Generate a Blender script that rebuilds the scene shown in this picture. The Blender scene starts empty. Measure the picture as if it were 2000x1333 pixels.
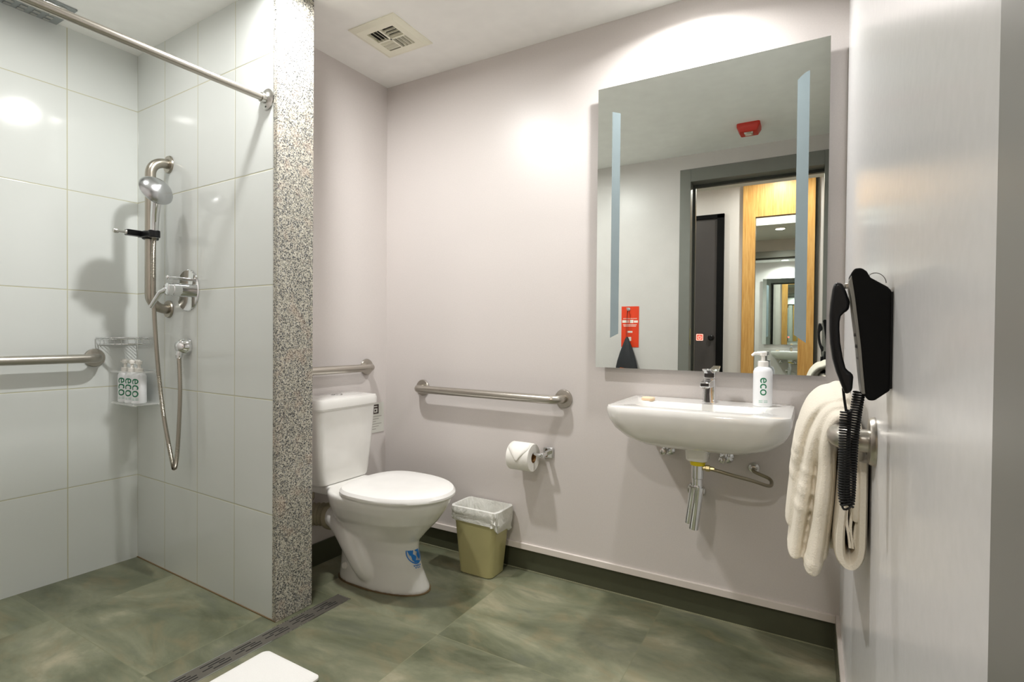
import bpy, math, random
from mathutils import Vector, Matrix, noise as mnoise
random.seed(7)
S = bpy.context.scene
COL = S.collection

# ------------------------------------------------------------------ camera
YAW, PITCH, ROLL, FPX = .5196, -.0124, .0089, 1028.69
cam_d = bpy.data.cameras.new('camera'); cam = bpy.data.objects.new('camera', cam_d); COL.objects.link(cam)
F = Vector((-math.sin(YAW)*math.cos(PITCH), math.cos(YAW)*math.cos(PITCH), math.sin(PITCH)))
R = Vector((math.cos(YAW), math.sin(YAW), 0)); U = R.cross(F)
c_, s_ = math.cos(ROLL), math.sin(ROLL)
R2 = c_*R + s_*U; U2 = -s_*R + c_*U
m = Matrix.Identity(4)
for i in range(3):
    m[i][0], m[i][1], m[i][2] = R2[i], U2[i], -F[i]
m[0][3], m[1][3], m[2][3] = 0, 0, 1.0
cam.matrix_world = m
cam_d.sensor_width = 36; cam_d.lens = FPX*36/2000; cam_d.clip_start = .01
S.camera = cam

# ------------------------------------------------------------------ world, exposure
w = bpy.data.worlds.new('world'); S.world = w; w.use_nodes = True
w.node_tree.nodes['Background'].inputs[0].default_value = (.9, .92, 1, 1)
w.node_tree.nodes['Background'].inputs[1].default_value = .3
S.view_settings.view_transform = 'Standard'; S.view_settings.look = 'None'
S.view_settings.gamma = 1; S.view_settings.use_curve_mapping = False
S.view_settings.exposure = 1.2
S.cycles.max_bounces = 12; S.cycles.diffuse_bounces = 6; S.cycles.glossy_bounces = 8
S.cycles.sample_clamp_indirect = 6; S.cycles.use_denoising = True
S.cycles.caustics_reflective = False; S.cycles.caustics_refractive = False

# room numbers
D = 1.9503      # wall with the mirror
H = 2.2053      # ceiling
CX = .0835      # wall on the right
YD = .195        # wall with the doorway
PHI = -.0307    # shower and toilet side stands slightly out of square
LX, PY, PT, CAPX = -2.6218, 1.1168, .1434, -1.6269
CP, SP = math.cos(PHI), math.sin(PHI)
def fw(frame, p):
    if frame == 'L': return Vector((CP*p[0]-SP*p[1], SP*p[0]+CP*p[1], p[2]))
    return Vector(p)
def tol(p): return (CP*p[0]+SP*p[1], -SP*p[0]+CP*p[1], p[2])
BX = tol((-1.833, D, 0))[0]   # wall behind the toilet, in the same turned frame

# lights of the room (fixtures are built further down)
LAMPS = [((-1.42, 1.09), 7.9, 176), ((-.40, 1.69), 4.5, 152), ((-2.08, .72), 1.0, 178)]
HALL_LAMPS = [((-.30, -1.45, 2.6), 6), ((-1.6, -1.35, 2.6), 6), ((-.35, -.71, 2.26), 6)]
def area(name, loc, watts, size=.085, color=(1, .99, .97), spread=162):
    l = bpy.data.lights.new(name, 'AREA'); l.shape = 'DISK'; l.size = size; l.energy = watts; l.color = color; l.spread = math.radians(spread)
    o = bpy.data.objects.new(name, l); o.location = loc; COL.objects.link(o); return o
for (x, y), e, sp in LAMPS: area('ceiling_lamp_light', (x, y, H-.012), e, spread=sp)
for (x, y, z), e in HALL_LAMPS: area('hall_lamp_light', (x, y, z-.012), e, color=(1, .96, .9))

# ------------------------------------------------------------------ node helpers
class NT:
    def __init__(s, name):
        s.m = bpy.data.materials.new(name); s.m.use_nodes = True
        s.t = s.m.node_tree; s.n = s.t.nodes; s.b = s.n['Principled BSDF']
    def new(s, typ, **kw):
        n = s.n.new(typ)
        for k, v in kw.items(): setattr(n, k, v)
        return n
    def link(s, a, b): s.t.links.new(a, b)
    def math(s, op, a, b=None, clamp=False):
        n = s.n.new('ShaderNodeMath'); n.operation = op; n.use_clamp = clamp
        for i, v in enumerate((a, b)):
            if v is None: continue
            if isinstance(v, (int, float)): n.inputs[i].default_value = v
            else: s.link(v, n.inputs[i])
        return n.outputs[0]
    def mix(s, f, a, b):
        n = s.n.new('ShaderNodeMix'); n.data_type = 'RGBA'
        if isinstance(f, (int, float)): n.inputs[0].default_value = f
        else: s.link(f, n.inputs[0])
        for i, v in ((6, a), (7, b)):
            if isinstance(v, tuple): n.inputs[i].default_value = (*v, 1)
            else: s.link(v, n.inputs[i])
        return n.outputs[2]
    def ramp(s, f, stops):
        n = s.n.new('ShaderNodeValToRGB'); e = n.color_ramp.elements
        while len(e) < len(stops): e.new(.5)
        for el, (p, c) in zip(e, stops): el.position = p; el.color = (*c, 1)
        s.link(f, n.inputs[0]); return n.outputs[0]
    def coord(s, scale=(1, 1, 1), loc=(0, 0, 0)):
        t = s.new('ShaderNodeTexCoord'); mp = s.new('ShaderNodeMapping')
        s.link(t.outputs['Object'], mp.inputs[0]); mp.inputs['Scale'].default_value = scale; mp.inputs['Location'].default_value = loc
        return mp.outputs[0]
    def noise(s, scale, vec=None, detail=3, rough=.5, dist=0):
        n = s.new('ShaderNodeTexNoise'); n.inputs['Scale'].default_value = scale
        n.inputs['Detail'].default_value = detail; n.inputs['Roughness'].default_value = rough; n.inputs['Distortion'].default_value = dist
        s.link(vec if vec is not None else s.coord(), n.inputs['Vector']); return n.outputs['Fac']
    def bump(s, h, strength, dist=.001, normal=None):
        n = s.new('ShaderNodeBump'); n.inputs['Strength'].default_value = strength; n.inputs['Distance'].default_value = dist
        s.link(h, n.inputs['Height'])
        if normal is not None: s.link(normal, n.inputs['Normal'])
        s.link(n.outputs[0], s.b.inputs['Normal']); return n.outputs[0]
    def set(s, **kw):
        for k, v in kw.items():
            i = s.b.inputs[k.replace('_', ' ')]
            if isinstance(v, tuple) and len(v) == 3: v = (*v, 1)
            if hasattr(v, 'default_value') or hasattr(v, 'links'): s.link(v, i)
            else: i.default_value = v
        return s
def lin(r, g, b):
    f = lambda v: (v/255/12.92) if v/255 <= .04045 else ((v/255+.055)/1.055)**2.4
    return (f(r), f(g), f(b))
def plain(name, col, rough=.5, metal=0., bump=None, coat=0, **kw):
    t = NT(name); t.set(Roughness=rough, Metallic=metal)
    n = t.noise(bump[0] if bump else 14, detail=2)
    t.set(Base_Color=t.mix(n, tuple(v*.95 for v in col), tuple(min(1, v*1.05) for v in col)))
    if coat: t.set(Coat_Weight=coat, Coat_Roughness=.05)
    if bump: t.bump(t.noise(bump[0], detail=3), bump[1], bump[2] if len(bump) > 2 else .001)
    if kw: t.set(**kw)
    return t.m
def tiles(name, au, av, u0, tw, v0, th, grout=.0016):
    """glazed wall tiles; au, av pick the object axes along and up the wall"""
    t = NT(name); tc = t.new('ShaderNodeTexCoord'); sp = t.new('ShaderNodeSeparateXYZ'); t.link(tc.outputs['Object'], sp.inputs[0])
    def dist(ax, o, wd):
        f = t.math('FRACT', t.math('ADD', t.math('DIVIDE', t.math('SUBTRACT', sp.outputs[ax], o), wd), .5))
        return t.math('MULTIPLY', t.math('ABSOLUTE', t.math('SUBTRACT', f, .5)), wd)
    dm = t.math('MINIMUM', dist(au, u0, tw), dist(av, v0, th))
    joint = t.math('LESS_THAN', dm, grout)
    edge = t.math('DIVIDE', dm, grout*2.2, clamp=True)
    cl = t.noise(3, detail=4)
    glaze = t.mix(cl, lin(214, 218, 215), lin(221, 225, 222))
    t.set(Base_Color=t.mix(joint, glaze, lin(190, 188, 160)), Roughness=t.math('ADD', t.math('MULTIPLY', joint, .5), .085), IOR=1.5)
    b1 = t.new('ShaderNodeBump'); b1.inputs['Strength'].default_value = .25; b1.inputs['Distance'].default_value = .004
    t.link(t.noise(5, detail=1), b1.inputs['Height'])
    t.bump(edge, .5, .0012, b1.outputs[0])
    return t.m
def floor_mat():
    t = NT('floor_stone_tiles'); tc = t.new('ShaderNodeTexCoord'); sp = t.new('ShaderNodeSeparateXYZ'); t.link(tc.outputs['Object'], sp.inputs[0])
    W_ = .6
    def cell(ax, o): return t.math('DIVIDE', t.math('SUBTRACT', sp.outputs[ax], o), W_)
    cu, cv = cell(0, -1.07), cell(1, 1.39)
    def d(c): return t.math('MULTIPLY', t.math('ABSOLUTE', t.math('SUBTRACT', t.math('FRACT', t.math('ADD', c, .5)), .5)), W_)
    dm = t.math('MINIMUM', d(cu), d(cv)); joint = t.math('LESS_THAN', dm, .0012)
    cb = t.new('ShaderNodeCombineXYZ'); t.link(t.math('FLOOR', cu), cb.inputs[0]); t.link(t.math('FLOOR', cv), cb.inputs[1])
    wn = t.new('ShaderNodeTexWhiteNoise'); t.link(cb.outputs[0], wn.inputs['Vector'])
    off = t.new('ShaderNodeVectorMath', operation='SCALE'); t.link(wn.outputs['Color'], off.inputs[0]); off.inputs['Scale'].default_value = 9
    ad = t.new('ShaderNodeVectorMath', operation='ADD'); t.link(tc.outputs['Object'], ad.inputs[0]); t.link(off.outputs[0], ad.inputs[1])
    mp = t.new('ShaderNodeMapping'); t.link(ad.outputs[0], mp.inputs[0]); mp.inputs['Scale'].default_value = (1, 2.1, 1); mp.inputs['Rotation'].default_value = (0, 0, .35)
    n1 = t.noise(1.9, mp.outputs[0], 7, .62, .6); n2 = t.noise(5.5, mp.outputs[0], 6, .6, .8); n3 = t.noise(60, mp.outputs[0], 3)
    c1 = t.ramp(n1, [(.32, lin(84, 88, 66)), (.46, lin(112, 116, 93)), (.56, lin(134, 136, 112)), (.68, lin(170, 163, 138))])
    c2 = t.mix(t.math('MULTIPLY', t.ramp(n2, [(.52, (0, 0, 0)), (.70, (1, 1, 1))]), .45), c1, lin(142, 128, 96))
    c3 = t.mix(t.math('MULTIPLY', t.ramp(n2, [(.30, (1, 1, 1)), (.44, (0, 0, 0))]), .45), c2, lin(98, 103, 92))
    c4 = t.mix(t.math('MULTIPLY', n3, .14), c3, lin(55, 58, 44))
    br = t.math('ADD', t.math('MULTIPLY', wn.outputs['Value'], .25), .86)
    hs = t.new('ShaderNodeHueSaturation'); t.link(c4, hs.inputs['Color']); t.link(br, hs.inputs['Value'])
    t.set(Base_Color=t.mix(joint, hs.outputs[0], lin(120, 122, 96)), Roughness=t.math('ADD', t.math('MULTIPLY', n2, .2), .27))
    t.bump(t.noise(40, detail=4), .12, .001)
    return t.m
def granite():
    t = NT('speckled_granite')
    v = t.new('ShaderNodeTexVoronoi'); v.inputs['Scale'].default_value = 330; t.link(t.coord(), v.inputs['Vector'])
    sp = t.new('ShaderNodeSeparateXYZ'); t.link(v.outputs['Color'], sp.inputs[0])
    c = t.ramp(sp.outputs[0], [(0, lin(60, 62, 64)), (.13, lin(86, 86, 84)), (.20, lin(150, 146, 134)), (.45, lin(182, 178, 164)), (.75, lin(205, 202, 190)), (.9, lin(120, 122, 124))])
    c.node.color_ramp.interpolation = 'CONSTANT'
    n = t.noise(18, detail=3); c2 = t.mix(t.math('MULTIPLY', t.ramp(n, [(.55, (0, 0, 0)), (.7, (1, 1, 1))]), .22), c, lin(196, 164, 142))
    t.set(Base_Color=c2, Roughness=.3); t.bump(sp.outputs[1], .1, .0004); return t.m
def wood():
    t = NT('oak_veneer'); n = t.noise(9, t.coord((9, 9, .55)), 5, .6, .5)
    t.set(Base_Color=t.ramp(n, [(.3, lin(190, 138, 70)), (.5, lin(208, 158, 88)), (.7, lin(220, 174, 106))]), Roughness=.4)
    t.bump(n, .05); return t.m
def brushed(name, col, axis):
    sc = [220, 220, 220]; sc[axis] = 4
    t = NT(name); n = t.noise(1, t.coord(tuple(sc)), 2)
    t.set(Base_Color=t.mix(n, tuple(v*.93 for v in col), col), Metallic=1.0, Roughness=t.math('ADD', t.math('MULTIPLY', n, .12), .24)); return t.m

M = {
 'paint': plain('lilac_grey_paint', lin(213, 207, 204), .36, bump=(220, .05, .0006)),
 'paint_gloss': plain('satin_grey_paint', lin(216, 215, 215), .24, bump=(60, .05, .0006)),
 'ceiling': plain('ceiling_paint', lin(246, 246, 243), .6),
 'tile_left': tiles('glazed_tiles_left', 1, 2, PY-.2496, .2505, .3659, .3989),
 'tile_side': tiles('glazed_tiles_side', 0, 2, LX+.2343, .253, .3659, .3989),
 'floor': floor_mat(), 'granite': granite(), 'wood': wood(),
 'skirt': plain('dark_stone_skirting', lin(74, 76, 58), .4, bump=(30, .1, .001)),
 'white_strip': plain('white_sealant', lin(222, 214, 208), .5),
 'steel': brushed('brushed_steel_x', lin(188, 183, 174), 0),
 'steel_y': brushed('brushed_steel_y', lin(188, 183, 174), 1),
 'steel_z': brushed('brushed_steel_z', lin(174, 168, 156), 2),
 'chrome': plain('chrome', (.78, .79, .80), .07, 1.0),
 'chrome_dull': plain('dull_chrome', (.62, .61, .58), .22, 1.0),
 'chrome_head': plain('satin_chrome', (.50, .51, .52), .24, 1.0),
 'grout_line': plain('floor_grout', lin(150, 150, 122), .7),
 'porcelain': plain('white_porcelain', lin(232, 231, 227), .12, coat=.5),
 'seat': plain('white_seat_plastic', lin(238, 237, 234), .22),
 'mirror': plain('mirror_silver', (.85, .91, .88), 0.0, 1.0),
 'frost': plain('frosted_glass', lin(128, 142, 146), .45),
 'mirror_edge': plain('mirror_edge', lin(120, 140, 130), .3),
 'black': plain('black_plastic', (.005, .005, .006), .35, Specular_IOR_Level=.3),
 'black_matte': plain('black_foam', (.004, .004, .004), .85, Specular_IOR_Level=.15),
 'rubber': plain('black_rubber', (.006, .006, .006), .5, Specular_IOR_Level=.25),
 'grey_panel': plain('phone_face_grey', lin(120, 118, 112), .4),
 'cream': plain('cream_plastic', lin(242, 240, 222), .45),
 'dark': plain('dark_void', (.03, .027, .022), .8),
 'bottle': plain('white_bottle_plastic', lin(236, 238, 240), .28, Subsurface_Weight=.0),
 'pump': plain('white_pump_plastic', lin(240, 238, 232), .35),
 'green': plain('green_print', lin(28, 122, 84), .4),
 'green_pale': plain('pale_green_print', lin(168, 205, 190), .4),
 'bin': plain('khaki_bin_plastic', lin(176, 170, 122), .4),
 'paper': plain('tissue_paper', lin(240, 238, 232), .9, bump=(300, .1, .0005)),
 'card': plain('brown_cardboard', lin(150, 108, 60), .8),
 'towel': plain('cream_terry_cloth', lin(228, 221, 206), .95, bump=(420, .7, .0016)),
 'mat': plain('white_terry_cloth', lin(240, 239, 236), .95, bump=(380, .5, .0014)),
 'yellow': plain('yellow_ring_plastic', lin(226, 205, 20), .35),
 'red': plain('red_alarm_plastic', lin(196, 42, 24), .4),
 'orange_red': plain('orange_red_card', lin(232, 62, 18), .5),
 'white_print': plain('white_print', lin(246, 236, 226), .5),
 'bag': plain('black_bag_fabric', (.018, .018, .022), .6, bump=(160, .3, .001)),
 'orange': plain('orange_print', lin(235, 110, 30), .5),
 'frame': plain('grey_metal_frame', lin(126, 126, 120), .38, .2),
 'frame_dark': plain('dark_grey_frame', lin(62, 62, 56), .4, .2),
 'door_dark': plain('dark_door_paint', lin(72, 68, 68), .3),
 'brass': plain('strike_plate_metal', lin(170, 166, 120), .35, .8),
 'notice': plain('notice_paper', lin(214, 214, 206), .5),
 'notice_ink': plain('notice_ink', lin(60, 45, 40), .6),
 'notice_text': plain('notice_text_ink', lin(160, 158, 150), .6),
 'sticker': plain('blue_sticker', lin(24, 120, 205), .4),
 'pipe': plain('beige_waste_pipe', lin(170, 162, 138), .5),
 'braid': plain('braided_hose_metal', lin(150, 142, 122), .38, .9, bump=(900, .5, .0008)),
 'brass_nut': plain('brass_nut', lin(190, 176, 130), .3, .9),
 'soap': plain('soap_wrapper', lin(232, 205, 172), .5),
 'lens': plain('lens', (.85, .85, .85), .2),
 'vent_grey': plain('grey_vent', lin(150, 156, 156), .5),
 'grout_dark': plain('brown_sealant', lin(112, 92, 62), .7),
 'slot': plain('drain_slot', (.01, .01, .009), .8),
}
def liner_mat():
    t = NT('translucent_liner'); t.set(Base_Color=lin(236, 236, 230), Roughness=.28, Alpha=.93)
    t.bump(t.noise(26, t.coord((1, 1, .4)), 4, .6, 1.5), .7, .012); return t.m
M['liner'] = liner_mat()
def clear_mat():
    t = NT('clear_acrylic'); t.set(Base_Color=(.93, .95, .94), Roughness=.1, Alpha=.35); return t.m
M['clear'] = clear_mat()
def emis(name, col, k):
    t = NT(name); t.set(Base_Color=col, Emission_Color=col, Emission_Strength=k); return t.m
M['lamp'] = emis('lit_lamp_lens', (1, .97, .93), 22)
M['red_glow'] = emis('red_lit_icon', lin(255, 150, 130), 1.1)
M['red_icon'] = emis('red_lit_field', lin(225, 70, 60), .5)

# ------------------------------------------------------------------ mesh helpers
def V3(p): return Vector(p)
class MB:
    def __init__(s): s.v = []; s.f = []; s.mi = []; s.k = 0
    def add(s, vs, fs):
        o = len(s.v); s.v += [tuple(v) for v in vs]
        for f in fs: s.f.append([i+o for i in f]); s.mi.append(s.k)
        return s
    def mat(s, k): s.k = k; return s
    def box(s, a, b):
        (x0, y0, z0), (x1, y1, z1) = a, b
        return s.add([(x0,y0,z0),(x1,y0,z0),(x1,y1,z0),(x0,y1,z0),(x0,y0,z1),(x1,y0,z1),(x1,y1,z1),(x0,y1,z1)],
                     [(3,2,1,0),(4,5,6,7),(0,1,5,4),(1,2,6,5),(2,3,7,6),(3,0,4,7)])
    def loft(s, rings, cap0=True, cap1=True, closed=True):
        n = len(rings[0]); vs = [p for r in rings for p in r]; fs = []
        for i in range(len(rings)-1):
            for j in range(n if closed else n-1):
                k = (j+1) % n
                fs.append((i*n+j, i*n+k, (i+1)*n+k, (i+1)*n+j))
        if cap0: fs.append(tuple(reversed(range(n))))
        if cap1: fs.append(tuple((len(rings)-1)*n+j for j in range(n)))
        return s.add(vs, fs)
    def tube(s, path, r, n=12, caps=True, closed=False, up=None):
        path = [V3(p) for p in path]; rs = r if isinstance(r, (list, tuple)) else [r]*len(path)
        rings = []; prev = None
        N = len(path)
        for i, p in enumerate(path):
            if closed: t = (path[(i+1) % N]-path[i-1])
            else: t = (path[min(i+1, N-1)]-path[max(i-1, 0)])
            t.normalize()
            if prev is None:
                a = V3(up) if up else (Vector((0, 0, 1)) if abs(t.z) < .9 else Vector((1, 0, 0)))
                u = t.cross(a).normalized()
            else:
                u = (prev - t*prev.dot(t)).normalized()
            prev = u; w_ = t.cross(u)
            rings.append([p + (u*math.cos(2*math.pi*k/n)+w_*math.sin(2*math.pi*k/n))*rs[i] for k in range(n)])
        if closed: rings.append(rings[0])
        return s.loft(rings, caps and not closed, caps and not closed)
    def lathe(s, c, axis, prof, n=28, cap=True):
        """prof: (distance along axis, radius)"""
        c = V3(c); a = V3(axis).normalized(); b = Vector((0, 0, 1)) if abs(a.z) < .9 else Vector((1, 0, 0))
        u = a.cross(b).normalized(); w_ = a.cross(u)
        rings = [[c+a*h+(u*math.cos(2*math.pi*k/n)+w_*math.sin(2*math.pi*k/n))*max(r, 1e-5) for k in range(n)] for h, r in prof]
        return s.loft(rings, cap, cap)
    def prism(s, poly, y0, y1, plane='XZ'):
        f = {'XZ': lambda p, y: (p[0], y, p[1]), 'XY': lambda p, y: (p[0], p[1], y), 'YZ': lambda p, y: (y, p[0], p[1])}[plane]
        return s.loft([[f(p, y0) for p in poly], [f(p, y1) for p in poly]])
    def sphere(s, c, r, n=16, sq=(1, 1, 1)):
        rings = []
        for i in range(n//2+1):
            th = math.pi*i/(n//2)
            rings.append([(c[0]+sq[0]*r*max(math.sin(th), 1e-4)*math.cos(2*math.pi*k/n), c[1]+sq[1]*r*max(math.sin(th), 1e-4)*math.sin(2*math.pi*k/n), c[2]-sq[2]*r*math.cos(th)) for k in range(n)])
        return s.loft(rings)
BASE = {}
def bbase(v):
    xs, ys, zs = zip(*v); return ((min(xs)+max(xs))/2, (min(ys)+max(ys))/2, min(zs))
def build(name, mb, mats, parent=None, frame='W', bevel=0, seg=3, smooth=True, remesh=0, smoothmod=0, subsurf=0, base=None):
    if parent is not None: b = BASE[parent.name]
    else: b = base or bbase(mb.v)
    me = bpy.data.meshes.new(name)
    me.from_pydata([(v[0]-b[0], v[1]-b[1], v[2]-b[2]) for v in mb.v], [], mb.f)
    mats = mats if isinstance(mats, (list, tuple)) else [mats]
    for m_ in mats: me.materials.append(M[m_] if isinstance(m_, str) else m_)
    if len(mats) > 1: me.polygons.foreach_set('material_index', mb.mi)
    import bmesh
    bm = bmesh.new(); bm.from_mesh(me); bmesh.ops.recalc_face_normals(bm, faces=bm.faces); bm.to_mesh(me); bm.free()
    if smooth:
        me.polygons.foreach_set('use_smooth', [True]*len(me.polygons)); me.set_sharp_from_angle(angle=math.radians(38))
    me.update()
    o = bpy.data.objects.new(name, me); COL.objects.link(o)
    BASE[o.name] = b
    if parent is not None: o.parent = parent
    else:
        o.location = fw(frame, b)
        if frame == 'L': o.rotation_euler = (0, 0, PHI)
    if remesh:
        r = o.modifiers.new('remesh', 'REMESH'); r.mode = 'VOXEL'; r.voxel_size = remesh; r.use_smooth_shade = True
    if smoothmod:
        r = o.modifiers.new('smooth', 'SMOOTH'); r.factor = .5; r.iterations = smoothmod
    if bevel:
        r = o.modifiers.new('bevel', 'BEVEL'); r.width = bevel; r.segments = seg; r.limit_method = 'ANGLE'; r.angle_limit = math.radians(35); r.harden_normals = False
    if subsurf:
        r = o.modifiers.new('sub', 'SUBSURF'); r.levels = subsurf; r.render_levels = subsurf
    return o
def thing(name, label, cat, base, frame='W', group=None):
    o = bpy.data.objects.new(name, None); COL.objects.link(o); o.empty_display_size = .05
    o.location = fw(frame, base)
    if frame == 'L': o.rotation_euler = (0, 0, PHI)
    BASE[o.name] = base; o['label'] = label; o['category'] = cat
    if group: o['group'] = group
    return o
def tag(o, label, cat, group=None):
    o['label'] = label; o['category'] = cat
    if group: o['group'] = group
    return o
def struct(o, label=None):
    o['kind'] = 'structure'
    if label: o['label'] = label
    return o
def room(name, a, b, mat, frame='W', label=None, bevel=0):
    return struct(build(name, MB().box(a, b), mat, frame=frame, base=(0, 0, 0), bevel=bevel, smooth=False), label)
def rrect(cx, cy, hx, hy, r, z, n=6):
    o = []
    for (sx, sy, a0) in ((1, 1, 0), (-1, 1, 90), (-1, -1, 180), (1, -1, 270)):
        for k in range(n+1):
            a = math.radians(a0+90*k/n); o.append((cx+sx*(hx-r)+r*math.cos(a), cy+sy*(hy-r)+r*math.sin(a), z))
    return o
def arc(c, r, a0, a1, n, f):
    return [f(c[0]+r*math.cos(math.radians(a0+(a1-a0)*k/n)), c[1]+r*math.sin(math.radians(a0+(a1-a0)*k/n))) for k in range(n+1)]
def textmesh(body, size):
    cu = bpy.data.curves.new('t', 'FONT'); cu.body = body; cu.size = size; cu.align_x = 'CENTER'; cu.align_y = 'CENTER'; cu.resolution_u = 6
    cu.offset = size*.004
    o = bpy.data.objects.new('t', cu); COL.objects.link(o); bpy.context.view_layer.update()
    me = bpy.data.meshes.new_from_object(o.evaluated_get(bpy.context.evaluated_depsgraph_get()))
    vs = [tuple(v.co) for v in me.vertices]; fs = [tuple(p.vertices) for p in me.polygons]
    bpy.data.objects.remove(o); bpy.data.meshes.remove(me); bpy.data.curves.remove(cu)
    xs = [v[0] for v in vs]; ys = [v[1] for v in vs]; mx, my = (min(xs)+max(xs))/2, (min(ys)+max(ys))/2
    return [(v[0]-mx, v[1]-my) for v in vs], fs

# ------------------------------------------------------------------ room shell
room('floor', (-3.1, .10, -.1), (.2, 2.1, 0), 'floor')
room('floor_hall', (-3.1, -2.1, -.1), (1.4, .10, 0), 'floor')
room('ceiling', (-3.1, .10, H), (.2, 2.1, H+.1), 'ceiling')
room('wall_back', (-1.95, D, .0951), (.2, D+.1, H+.02), 'paint')
room('wall_back_base', (-1.95, D+.03, -.02), (.2, D+.1, .0951), 'paint')
room('wall_right', (CX, .10, -.02), (CX+.1, D+.1, H+.02), 'paint_gloss')
room('wall_left', (BX-.1, PY+.08, -.02), (BX, 2.15, H+.02), 'paint', frame='L')
room('wall_shower_left', (LX-.1, .1, -.02), (LX, PY+.12, H+.03), 'tile_left', frame='L')
room('wall_partition', (LX-.05, PY+.010, -.02), (CAPX-.022, PY+PT, H+.02), 'paint', frame='L')
room('wall_partition_tiles', (LX-.02, PY, -.02), (CAPX-.022, PY+.010, H+.02), 'tile_side', frame='L')
room('trim_1', (CAPX-.022, PY-.003, 0), (CAPX, PY+PT, H+.01), 'granite', frame='L', label='speckled granite end cap of the partition wall', bevel=.002)
room('trim_2', (LX, PY-.004, 0), (CAPX-.004, PY, .003), 'grout_dark', frame='L')
# front wall with the doorway
DX0 = -.79; DX1 = .045; DZ = 2.02; YB = .07; DJ = -.72
struct(build('wall_front', MB().box((-3.1, YB, -.02), (DJ-.015, YD, H+.02)).box((DJ-.015, YB, DZ+.03), (CX, YD, H+.02)), 'paint', base=(0, 0, 0), smooth=False))
struct(build('wall_hall_front', MB().box((-3.1, YB-.012, 0), (DJ-.015, YB, 2.6)).box((DJ-.015, YB-.012, DZ+.03), (CX, YB, 2.6)).box((CX, YB-.012, 0), (1.4, YB, 2.6)), 'paint', base=(0, 0, 0), smooth=False))
dr = struct(build('door_1', MB().box((DJ-.015, YB, 0), (DJ, YD, DZ+.03)).box((DJ, YB, DZ+.005), (DX1, YD, DZ+.03)).box((DX1, YB-.02, 0), (CX, YD+.006, DZ+.09)), 'frame', base=(0, 0, 0), bevel=.0015, smooth=False), 'grey metal door frame lining the doorway')
build('architrave', MB().box((DX0, YD, 0), (DJ, YD+.006, DZ+.09)).box((DJ, YD, DZ+.005), (DX1, YD+.006, DZ+.09)).box((DX0, YB-.026, 0), (DJ, YB-.012, DZ+.09)).box((DJ, YB-.026, DZ+.005), (DX1, YB-.012, DZ+.09)), 'frame', dr, bevel=.002, smooth=False)
build('door_stop', MB().box((DJ, YB+.005, 0), (DJ+.014, YB+.035, DZ)).box((DJ+.014, YB+.005, DZ-.014), (DX1, YB+.035, DZ+.005)), 'frame_dark', dr, bevel=.001, smooth=False)
mb = MB(); pts = [(YD-.030+.011*math.cos(a), .995+(.045 if math.sin(a) > 0 else -.045)+.011*math.sin(a)) for a in [2*math.pi*k/24 for k in range(24)]]
mb.prism(pts, DJ, DJ+.0025, 'YZ'); sp_ = build('strike_plate', mb, 'brass', dr); sp_['label'] = 'oval brass coloured strike plate'
# skirting
room('baseboard_back', (-1.85, D+.0165, 0), (CX-.012, D+.03, .0951), 'skirt')
room('trim_3', (-1.85, D-.008, .0951), (CX-.010, D+.004, .1205), 'white_strip', bevel=.002)
room('trim_5', (-1.85, D+.0125, 0), (CX-.014, D+.0165, .002), 'grout_line')
room('baseboard_right', (CX-.012, YD+.01, 0), (CX, D+.03, .0951), 'skirt')
room('trim_4', (CX-.010, YD+.01, .0951), (CX, D, .1205), 'white_strip')
room('baseboard_left', (BX, PY+PT, 0), (BX+.008, 2.03, .0951), 'skirt', frame='L')
# hall beyond the doorway
YE = -1.87
room('wall_hall_back', (-3.1, YE-.1, 0), (1.4, YE, 2.62), 'paint')
room('wall_hall_left', (-3.1, YE-.1, 0), (-3.0, YB-.012, 2.62), 'paint')
room('wall_hall_right', (1.3, YE-.1, 0), (1.4, YB, 2.62), 'paint')
room('ceiling_hall', (-3.1, YE-.1, 2.6), (1.4, YB, 2.7), 'ceiling')
room('ceiling_hall_soffit', (-3.1, -.97, 2.26), (1.4, YB-.012, 2.6), 'ceiling')
room('wall_shower_front', (-3.1, YD, -.02), (-1.9, YD+.01, H+.02), 'paint')

# ------------------------------------------------------------------ ceiling fixtures
def downlight(x, y, z, label, group=None):
    t = thing('downlight', label, 'ceiling light', (x, y, z-.012), group=group)
    build('trim_ring', MB().lathe((x, y, z-.010), (0, 0, 1), [(0, .050), (-.002, .055), (.004, .062), (.012, .064), (.012, .045), (.002, .045)], 40, False), 'ceiling', t)
    build('lens', MB().lathe((x, y, z-.004), (0, 0, 1), [(0, .046), (.006, .046)], 32), 'lamp', t)
downlight(*LAMPS[0][0], H, 'round white ceiling downlight over the middle of the bathroom')
downlight(*LAMPS[1][0], H, 'round white ceiling downlight above the wash basin')
downlight(*LAMPS[2][0], H, 'round white ceiling downlight inside the shower')
downlight(*HALL_LAMPS[0][0], 'round ceiling downlight in the hall before the wood panelled wall')
downlight(*HALL_LAMPS[1][0], 'round ceiling downlight in the hall near the dark door')
downlight(*HALL_LAMPS[2][0], 'round downlight in the lowered hall ceiling outside the bathroom doorway')

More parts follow.
